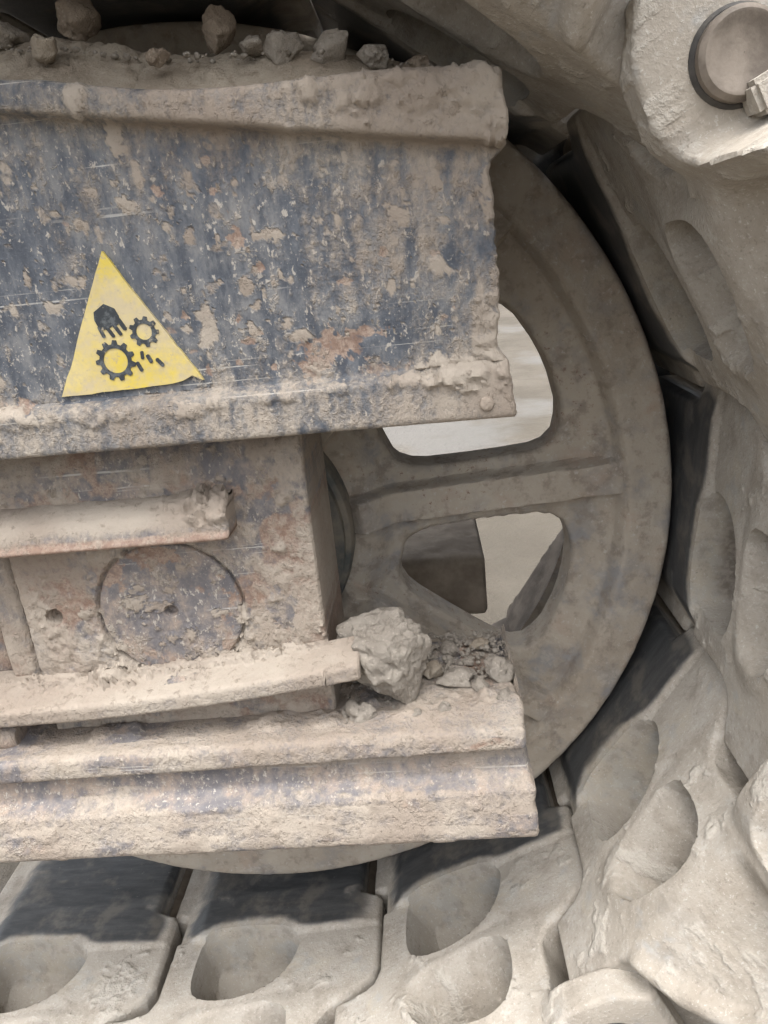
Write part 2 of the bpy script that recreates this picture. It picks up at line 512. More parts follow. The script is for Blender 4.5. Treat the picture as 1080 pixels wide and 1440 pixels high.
# ------------------------------------------------------------------ track shoes
OUT = [(.290, .15), (.290, -.026), (.334, -.036), (.342, -.05), (.343, -.235), (.330, -.27), (.295, -.297), (.222, -.337), (.200, -.358),
       (.197, -.38), (.198, -.465), (.206, -.486), (.228, -.497), (.385, -.500), (.402, -.511), (.402, -.553), (.388, -.566), (.226, -.568), (.210, -.578), (.205, -.60), (.200, -.75), (.17, -.80),
       (.045, -.80), (.005, -.755), (-.064, -.687), (-.124, -.61), (-.150, -.535), (-.175, -.516), (-.31, -.476), (-.333, -.462), (-.342, -.44), (-.344, -.36),
       (-.335, -.332), (-.315, -.322), (-.245, -.316), (-.219, -.303), (-.204, -.275), (-.200, -.05), (-.204, -.038), (-.243, -.028), (-.245, .15)]
OUT_FULL = OUT[1:-1]
OUT_FULL = OUT_FULL + [(-.245, .33), (-.243, .336), (-.242, .36), (-.242, .98), (-.23, 1.0), (.325, 1.0), (.342, .98), (.342, .36), (.337, .336), (.290, .33)]
PK1 = chaikin([(.135, -.118), (.13, -.2), (.085, -.27), (.01, -.302), (-.08, -.302), (-.122, -.275), (-.132, -.19), (-.122, -.106), (-.005, -.100)], 2)
PK2 = chaikin([(.128, -.312), (.136, -.4), (.118, -.468), (.06, -.497), (-.025, -.480), (-.10, -.452), (-.13, -.39), (-.118, -.345), (-.05, -.318)], 2)
PIN_T, PIN_H, BOSS = .2837, -.090, .110
PLANE = 1.008

def shoe_height(t, w, seed, soil=0.0):
    wm = .15 - np.abs(w - .15)
    s = poly_sdf(t, w, OUT_FULL)
    h = np.zeros_like(t)
    # roller path stands a little proud of the pad
    path = sstep(-.132, -.118, wm)
    h -= .016 * (1 - path)
    # pad falls away outboard of the second pocket
    h -= (w < .15) * (.105 * sstep(-.51, -.66, wm) * sstep(.18, .125, t) + .05 * sstep(-.58, -.80, wm))
    # bevelled trailing end of the roller path
    h -= path * .030 * sstep(-.125, -.20, t)
    h -= path * .010 * sstep(.27, .33, t)
    wob = (fbm(t * 14 + seed, wm * 14, None, seed, 3) - .5)
    front = w < .15
    s1 = np.where(front, poly_sdf(t, wm, PK1), .5)
    s2 = np.where(front, poly_sdf(t, wm, PK2), .5)
    # pocket one: steep outboard edge, softer wall beside the roller path
    d1 = np.clip(-s1 / .013, 0, 1) ** .8
    h -= d1 * (.115 + .145 * sstep(-.10, -.27, wm)) * (.85 + .15 * sstep(-.10, .12, t))
    h -= .004 * sstep(.030, .004, s1) * sstep(-.22, -.14, wm)
    k2 = np.maximum(sstep(-.36, -.43, wm), sstep(.03, .10, t))
    d2 = sstep(.0, .110 - .094 * k2, -s2)
    h -= .155 * d2
    # crowned rib between the pockets and round the second one
    h += .008 * np.exp(-(np.minimum(np.abs(s1), np.abs(s2)) / .03) ** 2) * sstep(-.2, -.3, wm)
    # pin boss on the outboard lug, round nose on the inboard lug
    q = np.clip(np.abs(t - PIN_T) / .124, 0, 1)
    b = BOSS * (1 - q ** 3.2) ** .85 + PIN_H
    bm_ = front * (t > PIN_T - .124) * sstep(-.470, -.508, wm)
    k_ = .028
    hb = h * (1 - bm_) + b * bm_
    sm = np.clip(.5 + .5 * (hb - h) / k_, 0, 1)
    h = np.where(bm_ > 0, h * (1 - sm) + hb * sm + k_ * sm * (1 - sm), h)
    l = np.sqrt(np.maximum(.105 ** 2 - (t + PIN_T - .042) ** 2, 0)) - .092
    lm = front * sstep(-.215, -.255, t) * sstep(-.300, -.325, wm)
    h = h * (1 - lm) + np.minimum(h, l) * lm
    # notch between lugs falls away smoothly
    h -= .02 * np.exp(-(((t - .19) / .05) ** 2 + ((wm + .42) / .06) ** 2)) * (1 - bm_)
    h += .026 * sstep(.05, .012, np.abs(poly_sdf(t, wm, OUT_FULL))) * front * sstep(-.515, -.56, wm) * sstep(.10, .02, t)      # ridge along the diagonal end
    # cast skin and caked dirt
    h += .004 * (fbm(t * 7, wm * 7, None, seed + 3, 2) - .5) * (1 - path * .8)
    crust = fbm(t * 11 + 3, wm * 11, None, seed + 7, 3)
    fine = fbm(t * 55, wm * 55, None, seed + 11, 4, .6)
    mask = sstep(.60, .92, crust + .55 * (fine - .5) + .10 * d2 + .07 * sstep(-.5, -.6, wm)) * (1 - path) * (1 - .9 * d1)
    inpk = d1 * sstep(.50, .66, fbm(t * 13, wm * 13, None, seed + 21, 3)) * .5
    h += mask * .0045 * fine + inpk * .006 * (fine - .2) + .0012 * (fine - .5) * (1 - path)
    pt = np.exp(-(((t + .01) / .07) ** 2 + ((wm + .60) / .05) ** 2)) * sstep(.40, .60, fbm(t * 24, wm * 24, None, seed + 31, 4))
    h += pt * (.002 + .008 * fine)
    so_ = np.zeros_like(t)
    if soil:
        so = d1 * soil * sstep(-.10, .06, t + .10 * (crust - .5))
        so_ = d1 * min(1.0, soil * 1.5)
        h += so * (.006 + .040 * fine * sstep(.35, .65, fbm(t * 30, wm * 30, None, seed + 41, 4, .6)))
    h -= .062 * ((w > .288) & (w < .385))                                # groove clearing the added light-blocking ring behind the wheel
    # rounded edges all round
    rr = .015 - .005 * sstep(-.30, -.33, wm)
    e = np.clip(-s, 0, rr)
    h -= (rr - np.sqrt(np.maximum(rr * rr - (rr - e) ** 2, 0)))
    wear = path * (.30 + .70 * sstep(-.20, -.13, t)) * (1 - .85 * sstep(.275, .335, t)) * (.50 + .5 * sstep(-.128, -.108, wm)) * (1 - sstep(.0, .02, h))
    wear = wear * (.62 + .50 * sstep(.30, .62, fbm(t * 7 + seed, wm * 11, None, seed + 51, 4))) * (.72 + .28 * sstep(-.128, -.085, wm))
    wear *= 1 - .9 * np.exp(-(np.maximum(s1, 0) / .022) ** 2)
    wear += (1 - path) * .0
    return h, s, mask, wear, so_

def build_shoe(name, x, z, phi, label, seed, soil=0.0):
    root = bpy.data.objects.new(name, None)
    COL.objects.link(root)
    root.location = (x * S, 0, z * S)
    root.rotation_euler = (0, -R(phi), 0)
    root.empty_display_size = .05
    tag(root, label, 'track shoe', 'cast track shoes round the idler wheel')
    dt = .0042
    ts = np.arange(-.36, .416, dt)
    ws = np.concatenate([np.arange(-.82, .03, dt), np.arange(.03, 1.13, .02)])
    T, W = np.meshgrid(ts, ws, indexing='ij')
    s = poly_sdf(T, W, OUT_FULL)
    e = 1e-3
    gx_ = (poly_sdf(T + e, W, OUT_FULL) - poly_sdf(T - e, W, OUT_FULL)) / (2 * e)
    gy_ = (poly_sdf(T, W + e, OUT_FULL) - poly_sdf(T, W - e, OUT_FULL)) / (2 * e)
    cell = np.where(W > .03, .021, .0062)
    mv = (s > -cell * .30) & (s < cell * 1.5)
    T2 = np.where(mv, T - s * gx_, T); W2 = np.where(mv, W - s * gy_, W)
    for poly in (PK1, PK2):                      # lay grid points along the pocket rims so that their edges are clean
        q = poly_sdf(T2, W2, poly)
        ga = (poly_sdf(T2 + e, W2, poly) - q) / e; gb = (poly_sdf(T2, W2 + e, poly) - q) / e
        m_ = (np.abs(q) < dt * .62) & (~mv)
        T2 = np.where(m_, T2 - q * ga, T2); W2 = np.where(m_, W2 - q * gb, W2)
    h, s_, mask, wear, soilm = shoe_height(T2, W2, seed, soil)
    keep = (s < cell * 1.02) | mv
    F = grid_faces(len(ts), len(ws))
    fin = (s.ravel()[F] < 0).any(1) & keep.ravel()[F].all(1)
    F = F[fin]
    V = np.stack([T2, W2, h], -1).reshape(-1, 3)
    wmid = W2.ravel()[F].mean(1)
    on_path = (wmid > -.125) & (wmid < .425)
    be = boundary_loop_edges(F)
    at = {'mud': mask.ravel(), 'wear': wear.ravel(), 'soil': soilm.ravel()}
    # skirt down to the outer face of the shoe
    n0 = len(V)
    low = V.copy(); low[:, 2] = -.30
    mid = V.copy(); mid[:, 2] = np.minimum(V[:, 2] - .012, -.05)
    VV = np.concatenate([V, mid, low])
    sk = np.concatenate([np.stack([be[:, 0], be[:, 0] + n0, be[:, 1] + n0, be[:, 1]], -1),
                         np.stack([be[:, 0] + n0, be[:, 0] + 2 * n0, be[:, 1] + 2 * n0, be[:, 1] + n0], -1)])
    botq = F[::1][:, ::-1] + 2 * n0
    A = {k: np.concatenate([v, v * .0, v * .0]) for k, v in at.items()}
    A['wear'] = np.concatenate([at['wear'], np.zeros(2 * n0)])
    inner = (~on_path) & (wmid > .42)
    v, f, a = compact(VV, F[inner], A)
    mesh('inner_pad', v, f, M_PAD_SHADE, root, a, True, 48)  # far half of the shoe painted dark in place of shade
    v, f, a = compact(VV, np.concatenate([F[(~on_path) & (~inner)], sk, botq]), A)
    mesh('pad_casting', v, f, M_CAST, root, a, True, 48)
    v, f, a = compact(VV, F[on_path], A)
    p = mesh('roller_path', v, f, M_CAST, root, a, True, 48)
    tag(p, 'dark polished strip that the wheel rolls on')
    # pin in the outboard lug, a ring painted dark as gap shade, and its keeper
    def ring(rad, y0, y1, ch, segs=40):
        prof = [(rad, y1), (rad, y0 + ch), (rad - ch, y0), (rad * .93 - ch, y0), (rad * .86 - ch, y0 + ch * .35), (.0005, y0 + ch * .25)]
        th = np.linspace(0, 2 * np.pi, segs, endpoint=False)
        V = np.array([(PIN_T + r * math.cos(q), y, PIN_H + r * math.sin(q)) for r, y in prof for q in th])
        F = [(i * segs + j, i * segs + (j + 1) % segs, (i + 1) * segs + (j + 1) % segs, (i + 1) * segs + j) for i in range(len(prof) - 1) for j in range(segs)]
        return V, F
    V, F = ring(.049, -.590, -.50, .006)
    pn = mesh('link_pin', V, F, M_PIN, root, None, True, 35)
    V, F = ring(.0545, -.573, -.50, .004)
    mesh('gap_shade_ring', V, F, M_GAP_SHADE, pn, None, True, 35)
    th_ = np.linspace(0, 2 * np.pi, 24, endpoint=False)
    V = np.array([(PIN_T + .036 * math.cos(q), yy, PIN_H - .012 + .036 * math.sin(q)) for yy in (-.50, .98) for q in th_])
    F = [(j, (j + 1) % 24, 24 + (j + 1) % 24, 24 + j) for j in range(24)]
    mesh('shaft', V, F, M_BROWN, pn, None, True, 35)
    # keeper bar
    bm = bmesh.new()
    bmesh.ops.create_cube(bm, size=1)
    bmesh.ops.scale(bm, vec=(.040, .046, .14), verts=bm.verts)
    bmesh.ops.bevel(bm, geom=list(bm.edges), offset=.006, segments=2, affect='EDGES')
    bm.verts.index_update()
    V = [(q.co.x + PIN_T - .050, q.co.y - .588, q.co.z + PIN_H - .055) for q in bm.verts]
    F = [[q.index for q in p.verts] for p in bm.faces]
    bm.free()
    mesh('keeper', V, F, M_CAST, pn, {'mud': [.3] * len(V), 'wear': [0.0] * len(V), 'soil': [0.0] * len(V)}, True, 40)
    return root

def ring_pos(phi):
    return PLANE * math.sin(R(phi)), -PLANE * math.cos(R(phi))

SHOES = [
    ('A', (-.640, -1.068), 0.0, 'track shoe at the lower left corner, half a pocket showing'),
    ('B', (-.078, -1.048), 4.66, 'track shoe lying flat under the wheel, right of the narrow rail slot'),
    ('C', ring_pos(26), 26, 'track shoe below the right end of the lower rail, both pockets in full view'),
    ('D', ring_pos(56), 56, 'large bright track shoe at the lower right with caked mud on its outer end'),
    ('E', ring_pos(86), 86, 'upright track shoe at the right edge with a lens shaped pocket of crumbly dirt'),
    ('F', ring_pos(116), 116, 'track shoe at the upper right carrying the large round link pin'),
    ('G', ring_pos(146), 146, 'shaded track shoe above the right end of the blue beam'),
    ('H', ring_pos(176), 176, 'dark track shoe over the top of the wheel, only its underside showing'),
    ('I', (-.493, 1.0253), 180, 'dark track shoe in the upper left corner above the mud on the beam'),
]
for i, (k, (x, z), phi, lab) in enumerate(SHOES):
    build_shoe('track_shoe', x, z, phi, lab, 11 + 7 * i, 1.0 if k == 'E' else .8 if k == 'F' else 0.0)

# ------------------------------------------------------------------ idler wheel
wheel = empty('idler_wheel', (0, 0, 0), 'spoked cast idler wheel, brown with dust, behind the blue frame', 'wheel')
HOLE_C = -16.7
half = [(.412, 0), (.414, 5), (.424, 7.4), (.448, 9.8), (.48, 11.2), (.575, 12.9), (.65, 13.7), (.715, 14.1), (.748, 13.7), (.775, 12.3), (.79, 10), (.80, 7.5), (.805, 3), (.806, 0)]
hp = half + [(r, -a) for r, a in reversed(half[1:-1])]
HOLE = [(r * math.cos(R(a)), r * math.sin(R(a))) for r, a in hp]
nr, nth = 130, 1080
rs = np.linspace(.285, 1.0, nr); th = np.linspace(0, 2 * np.pi, nth, endpoint=False)
RR, TH = np.meshgrid(rs, th, indexing='ij')
rel = (np.degrees(TH) - HOLE_C + 20) % 40 - 20                  # angle from the middle of the nearest opening
hx, hy = RR * np.cos(np.radians(rel)), RR * np.sin(np.radians(rel))
s = poly_sdf(hx, hy, HOLE)
e = 1e-3
gx_ = (poly_sdf(hx + e, hy, HOLE) - poly_sdf(hx - e, hy, HOLE)) / (2 * e)
gy_ = (poly_sdf(hx, hy + e, HOLE) - poly_sdf(hx, hy - e, HOLE)) / (2 * e)
cell = .0075
mv = (s < cell * .3) & (s > -cell * 1.5)
hx2 = np.where(mv, hx - s * gx_, hx); hy2 = np.where(mv, hy - s * gy_, hy)
base = TH - np.radians(rel)
X = hx2 * np.cos(base) - hy2 * np.sin(base); Z = hx2 * np.sin(base) + hy2 * np.cos(base)
r2 = np.hypot(hx2, hy2)
a2 = np.degrees(np.arctan2(hy2, hx2))
# distance across the nearest spoke (spokes lie 20 degrees from the opening's middle)
sgn = np.sign(a2 + 1e-9)
dsp = np.abs(r2 * np.sin(np.radians(20 - np.abs(a2))))
web = .058
y = np.full_like(X, web)
y -= web * (.25 * sstep(.81, .88, r2) + .75 * sstep(.874, .906, r2))                                 # rim
rib = sstep(.046, .034, dsp) * sstep(.27, .33, r2)
y = np.minimum(y, web - (web - .012) * rib)
y -= (web - .01) * sstep(.40, .32, r2)                           # hub boss
rel_s = np.abs(s)
y += np.where(s > 0, .014 - np.sqrt(np.maximum(.014 ** 2 - (.014 - np.clip(s, 0, .014)) ** 2, 0)), .014)   # rounded opening edge
rr = .018
e_ = np.clip(1 - r2, 0, rr)
y += rr - np.sqrt(np.maximum(rr * rr - (rr - e_) ** 2, 0))
y += .010 * (fbm(X * 7, Z * 7, None, 51, 4) - .5) * sstep(1.0, .97, r2) + .004 * (fbm(X * 40, Z * 40, None, 52, 3) - .5)
V = np.stack([X, y, Z], -1).reshape(-1, 3)
idx = np.arange(nr * nth).reshape(nr, nth)
F = np.stack([idx[:-1], np.roll(idx, -1, 1)[:-1], np.roll(idx, -1, 1)[1:], idx[1:]], -1).reshape(-1, 4)
sv = s.ravel()
F = F[(sv[F] > 0).any(1) & ((sv[F] > -cell * 1.5)).all(1)]
fr = r2.ravel()[F].mean(1); fd = dsp.ravel()[F].mean(1)
fa = np.degrees(np.arctan2(V[F].mean(1)[:, 2], V[F].mean(1)[:, 0]))
be = boundary_loop_edges(F)
ring_e = r2.ravel()[be].mean(1)
hole_e = be[(ring_e > .30) & (ring_e < .95)]
rim_e = be[ring_e > .95]
n0 = len(V)
rads = V / np.maximum(np.hypot(V[:, 0], V[:, 2])[:, None], 1e-6); rads[:, 1] = 0
# opening walls: towards the opening's own middle by a small bead half way in
mid = V.copy(); mid[:, 1] = .095
bead = V.copy(); bead[:, 1] = .105; bead -= .003 * np.stack([np.cos(base) * gx_ - np.sin(base) * gy_, 0 * base, np.sin(base) * gx_ + np.cos(base) * gy_], -1).reshape(-1, 3)
bk = bead.copy(); bk[:, 1] = .135
rimb = V.copy(); rimb[:, 1] = .30
VV = np.concatenate([V, mid, bead, bk, rimb])
def strip(ed, a, b):
    return np.stack([ed[:, 0] + a * n0, ed[:, 0] + b * n0, ed[:, 1] + b * n0, ed[:, 1] + a * n0], -1)
walls = np.concatenate([strip(hole_e, 0, 1), strip(hole_e, 1, 2), strip(hole_e, 2, 3)])
tread = strip(rim_e, 0, 4)
is_rim = fr > .885
is_spoke = (~is_rim) & (fd < .041) & (fr > .335)
is_hub = (fr <= .335)
is_web = ~(is_rim | is_spoke | is_hub)
v, f, a = compact(VV, np.concatenate([F[is_rim], tread]), {})
mesh('rim', v, f, M_WHEEL, wheel, None, True, 45)
v, f, a = compact(VV, np.concatenate([F[is_web], walls]), {})
mesh('web', v, f, M_WHEEL, wheel, None, True, 45)
v, f, a = compact(VV, F[is_hub], {})
mesh('hub', v, f, M_WHEEL, wheel, None, True, 45)
for k in range(9):
    an = (HOLE_C + 20 + 40 * k + 180) % 360 - 180
    dd = np.abs((fa - an + 180) % 360 - 180)
    v, f, a = compact(VV, F[is_spoke & (dd < 18)], {})
    mesh('spoke', v, f, M_WHEEL, wheel, None, True, 45)
def lathe(prof, segs=96):
    th = np.linspace(0, 2 * np.pi, segs, endpoint=False)
    V = np.array([(r * math.cos(q), y, r * math.sin(q)) for r, y in prof for q in th])
    F = np.array([(i * segs + j, i * segs + (j + 1) % segs, (i + 1) * segs + (j + 1) % segs, (i + 1) * segs + j) for i in range(len(prof) - 1) for j in range(segs)])
    return V, F
V, F = lathe([(.300, .06), (.300, -.035), (.294, -.045), (.282, -.048), (.282, -.075), (.05, -.075)])
mesh('seal_collar', V, F, M_TEAL, wheel, None, True, 35)
V, F = lathe([(.995, .30), (.90, .30), (.88, .25), (.40, .25), (.30, .29), (.05, .29)][:2] + [(.88, .27)])
mesh('rim_back', V, F, M_WHEEL, wheel, None, True, 35)
V, F = lathe([(.86, .297), (1.035, .297), (1.046, .305), (1.046, .355), (1.035, .365), (.86, .365)], 160)
mesh('light_block_ring', V, F, M_WHEEL, wheel, None, True, 35)  # added ring, blocks the bright gap between rim and shoes
V, F = lathe([(.12, -.2), (.12, .6)], 48)
mesh('axle', V, F, M_BROWN, wheel, None, True, 35)

# ------------------------------------------------------------------ track frame: upper beam and lower rail, on both sides of the wheel
FO = (0, .15, -.45)
frame = empty('crawler_undercarriage', FO, 'muddy blue crawler frame: upper beam, lower rail and yellow warning sticker', 'undercarriage')

def splats(U, V, items, seed):
    t = np.zeros_like(U)
    w1 = fbm(U * 70, V * 70, None, seed, 4, .7) - .5
    for (u, v, ru, rv, th) in items:
        m = (np.abs(U - u) < ru * 1.9) & (np.abs(V - v) < rv * 1.9)
        if not m.any(): continue
        d = np.hypot((U[m] - u) / ru, (V[m] - v) / rv) + 2.2 * w1[m]
        t[m] = np.maximum(t[m], th * sstep(1.15, .45, d))
    return t

def top_z(x): return .826 - .100 * x - .012 * math.sin(max(x, 0) * 9)
def groove_z(x): return .779 - .156 * x
def beam_prof(x):
    T, G = top_z(x), groove_z(x)
    return [(-.10, T), (-.39, T), (-.448, T - .002), (-.457, T - .005), (-.4615, T - .010), (-.463, T - .018), (-.463, (T + G) / 2), (-.462, G + .010), (-.460, G + .005), (-.454, G + .002), (-.432, G), (-.4275, G - .003), (-.427, G - .02),
            (-.43, .60), (-.43, .41), (-.431, .392), (-.448, .385), (-.4545, .381), (-.456, .374), (-.456, .322), (-.4545, .317), (-.450, .3145), (-.44, .314), (-.10, .314)]

rng = np.random.default_rng(5)
SPL = [(.274, .603, .036, .008, 1), (.164, .482, .016, .042, .85), (.076, .665, .013, .014, .9), (-.022, .563, .022, .013, .8), (-.057, .532, .022, .012, .9), (.079, .745, .012, .026, 1.3),
       (.008, .643, .011, .011, .9), (.455, .614, .018, .012, 1), (.515, .537, .02, .014, .9), (.284, .478, .012, .012, .9), (.23, .539, .012, .017, .9), (.241, .508, .011, .010, .8),
       (.13, .627, .012, .010, .8), (.033, .683, .012, .008, .8), (.10, .70, .01, .022, .8), (.30, .46, .018, .012, .8)]
for _ in range(420):
    x, z = rng.uniform(-.3, .6), rng.uniform(.40, .74)
    r = .0018 + .0070 * rng.random() ** 3
    SPL.append((x, z, r * rng.uniform(.8, 1.5), r * rng.uniform(.8, 2.2), rng.uniform(.5, .95)))
RST = [(.345, .44, .052, .032, .8), (.314, .418, .02, .03, .8), (.23, .603, .014, .016, .8), (.205, .668, .012, .008, .7), (.124, .676, .011, .010, .8), (.548, .726, .03, .02, .5), (-.161, .389, .05, .016, .8),
       (.254, .561, .009, .009, .8), (.39, .456, .05, .012, .8), (.375, .53, .014, .006, .8), (.43, .40, .06, .01, .7), (.22, .64, .01, .008, .6)]
for _ in range(30):
    RST.append((rng.uniform(-.3, .6), rng.uniform(.38, .72), rng.uniform(.004, .011), rng.uniform(.004, .010), rng.uniform(.5, .8)))

def beam_disp(X, Y, Z, Sg):
    G = .779 - .156 * X
    base = fbm(X * 5, Z * 5, None, 61, 4)
    fine = fbm(X * 42, Z * 42 + Y * 30, None, 62, 4, .6)
    run = fbm(X * 55, Z * 7, None, 63, 4, .6)
    bias = .30 * sstep(.44, .59, X) + .16 * sstep(.10, .45, X) + .42 * sstep(.435, .385, Z) + .20 * sstep(G - .07, G - .01, Z) * sstep(-.1, .2, X)
    bias += sstep(G - .005, G + .01, Z) * (.20 + .32 * sstep(.15, .5, X)) + .22 * sstep(.014, .004, np.abs(Z - G)) + .35 * sstep(-.44, -.36, Y) * (Z > .6)
    field = .40 * base + .20 * fine + .40 * run + .62 * bias - .43
    mud = np.clip(.06 + field * 1.30, 0, .80)
    sp = splats(X, Z, SPL, 64)
    # crusts along the bottom flange and on the nose of the top flange
    cr = splats(X, Z, [(-.16, .378, .06, .020, .9), (-.03, .366, .055, .014, .7), (.124, .368, .045, .012, .9), (.256, .374, .05, .007, .6), (.342, .379, .03, .008, .6), (.46, .383, .06, .009, .9),
                       (.525, .388, .05, .024, 1.6), (.582, .395, .02, .03, 1.4), (.51, .75, .032, .026, 1.2), (.565, .75, .035, .03, 1.2), (.60, .72, .03, .04, 1.3), (.355, .772, .02, .016, 1.2), (.435, .757, .02, .022, 1.5),
                       (.477, .775, .03, .012, 1.1), (.40, .755, .014, .018, 1.0), (.045, .795, .02, .016, .9), (.60, .45, .04, .06, 1.0), (.60, .62, .03, .06, .9), (.605, .54, .025, .06, .8)], 66)
    rust = splats(X, Z, RST, 65) + .55 * sstep(.62, .72, fbm(X * 8, Z * 8, None, 67, 4)) * sstep(.46, .36, Z)
    lab = np.abs(fbm(X * 30, Z * 30, None, 68, 3) - .5)
    d = .0012 * mud * (.3 + 1.3 * fine) + sp * (.0008 + .0026 * fine) + cr * (.0015 + .009 * fine * (1 - lab)) - .0022 * np.minimum(rust, 1) * (1 - np.minimum(sp + cr, 1))
    d += .0025 * (fbm(X * 3, Z * 3, None, 69, 3) - .5)
    keep = 1 - .9 * sstep(.016, .004, np.abs(poly_sdf(X, Z, STICKER)))       # a clean dark border round the sticker
    mud_t = np.clip(np.maximum(np.maximum(mud, sp), cr), 0, 1)
    mud_t = mud_t * np.where(poly_sdf(X, Z, STICKER) < .012, .1, 1.0)
    return d, {'mud': mud_t, 'rust': np.clip(rust, 0, 1)}

STICKER = [(.031, .604), (-.078, .401), (.146, .408)]
def beam_end(X, Y, Z, Sg):
    G = .779 - .156 * X
    fl = np.maximum(sstep(G - .02, G, Z), sstep(.425, .39, Z))
    return .016 * fl + .022 * (fbm(Z * 17, Y * 9, None, 70, 5, .6) - .5) * sstep(-.30, -.42, Y) - .012 * sstep(-.40, -.2, Y)

xs = np.concatenate([np.linspace(-1.6, -.42, 40), np.arange(-.40, .595, .0031)])
sweep('upper_beam', xs, beam_prof, M_PAINT, frame, FO, beam_disp, 340, (True, True), .005, x_end=beam_end, it=0)
# rivet at the right end of the bottom flange and a small round boss on the face
def button(name, x, y, z, r, hgt, mat, parent, off):
    prof = [(r, .012), (r, 0), (r * .94, -hgt * .6), (r * .75, -hgt * .95), (r * .4, -hgt), (r * .06, -hgt)]
    V, F = lathe(prof, 28)
    return mesh(name, V + np.array([x, y, z]), F, mat, parent, {'mud': np.full(len(V), .75), 'rust': np.full(len(V), .8)}, True, 60, off)
button('rivet', .568, -.458, .338, .011, .006, M_BLOCK, frame, FO)

def rail_prof(x):
    q = .012 * (x + .35)
    return [(-.09, -.275), (-.20, -.266), (-.38, -.257 + q), (-.440, -.249 + q), (-.4495, -.251 + q), (-.4545, -.256 + q), (-.456, -.262 + q), (-.458, -.286 + q * 1.2), (-.457, -.2905 + q * 1.2), (-.453, -.2925 + q * 1.2),
            (-.431, -.2935 + q * 1.2), (-.430, -.298 + q * 1.2), (-.441, -.343 + q), (-.446, -.349 + q), (-.468, -.360 + q), (-.474, -.366 + q), (-.488, -.425), (-.488, -.440), (-.484, -.447), (-.474, -.449), (-.10, -.449)]
def rail_disp(X, Y, Z, Sg):
    base = fbm(X * 6, Z * 6 + Y * 6, None, 81, 4)
    fine = fbm(X * 40, Z * 40, Y * 40, 82, 4, .6)
    run = fbm(X * 10, Z * 60, None, 83, 4, .6)
    blue = sstep(-.30, -.312, Z) * sstep(-.372, -.345, Z) * (Y < -.3)
    mud = .66 - .60 * blue * (.35 + .65 * sstep(.55, -.05, X)) * sstep(.30, .52, .6 * base + .4 * run) - .38 * sstep(.50, .68, fbm(X * 12, Z * 22, None, 84, 4)) * (Z < -.25) + .25 * sstep(.55, .65, run) * (Z < -.35)
    top = sstep(-.29, -.27, Z)
    lump = sstep(.52, .7, fbm(X * 16, Y * 16, Z * 16, 85, 3)) * sstep(-.43, -.36, Y)
    d = .002 * (base - .5) + mud * (.0006 + .0017 * fine) + top * lump * (.004 + .012 * fine) + top * .030 * sstep(.25, .42, X) * sstep(-.45, -.38, Y) * fbm(X * 14, Y * 14, None, 87, 4)
    d += sstep(.58, .72, fbm(X * 22, Z * 26, None, 88, 3)) * .0035 * fine
    rust = .75 * sstep(.56, .66, fbm(X * 11, Z * 30, None, 86, 4)) * sstep(-.31, -.295, Z)
    return d, {'mud': np.clip(mud, 0, 1), 'rust': rust}
def rail_end(X, Y, Z, Sg):
    return -.012 * sstep(-.30, -.27, Z) * sstep(-.30, -.1, Y) + .022 * (fbm(Z * 20 + Y * 9, Y * 14, None, 90, 3) - .5) + .012 * sstep(-.30, -.38, Z)
xs = np.concatenate([np.linspace(-1.6, -.52, 40), np.arange(-.50, .612, .0036)])
sweep('lower_rail', xs, rail_prof, M_BLOCK, frame, FO, rail_disp, 260, (True, True), .008, x_end=rail_end, it=0)

# the same beam and rail on the far side of the wheel
def mirrored(pf):
    return lambda x: [(.30 - yy, zz) for yy, zz in reversed(pf(x))]
def plain_disp(seed):
    def f(X, Y, Z, Sg):
        d = .014 * (fbm(X * 12, Y * 12, Z * 12, seed, 4, .6) - .5)
        return d, {'mud': np.full_like(X, .8), 'rust': np.zeros_like(X)}
    return f
xs = np.concatenate([np.linspace(-1.6, -.1, 30), np.linspace(-.08, .61, 90)])
def mrail(x):
    return [(.80, -.275), (.40, -.262), (.372, -.27), (.368, -.30), (.372, -.35), (.36, -.39), (.362, -.43), (.375, -.449), (.80, -.449)]
def mbeam(x):
    T = top_z(x)
    return [(.75, T), (.42, T), (.40, T - .03), (.40, .40), (.40, .33), (.42, .314), (.75, .314)]
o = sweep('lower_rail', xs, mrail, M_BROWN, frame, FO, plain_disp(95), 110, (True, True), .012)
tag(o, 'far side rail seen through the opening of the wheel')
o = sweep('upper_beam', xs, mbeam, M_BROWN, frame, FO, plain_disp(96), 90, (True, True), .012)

# ---- yellow warning sticker with its black symbols
def flat(name, poly, y0, y1, mat, parent, off):
    n = len(poly)
    V = [(x, y0, z) for x, z in poly] + [(x, y1, z) for x, z in poly]
    F = [tuple(range(n)), tuple(range(2 * n - 1, n - 1, -1))] + [(i, i + n, (i + 1) % n + n, (i + 1) % n) for i in range(n)]
    return mesh(name, V, F, mat, parent, None, False, None, off)
SY = -.4366
edge = []
for i in range(3):
    a, b = np.array(STICKER[i]), np.array(STICKER[(i + 1) % 3])
    for k in range(14):
        t = k / 14
        p = a + (b - a) * t
        nrm = np.array([-(b - a)[1], (b - a)[0]]) / np.linalg.norm(b - a)
        wob = float(fbm(np.array([p[0] * 60]), np.array([p[1] * 60]), None, 33, 3)[0] - .5) * .004
        cut = .010 * max(0, 1 - abs(t - .93) / .1) if i == 1 else 0          # torn corner at the lower right
        p = p + nrm * (wob + cut)
        edge.append((p[0], p[1]))
st = flat('warning_sticker', edge, SY, -.426, M_YELLOW, frame, FO)
tag(st, 'yellow triangular warning sticker with a hand caught in two gears')
STO = FO
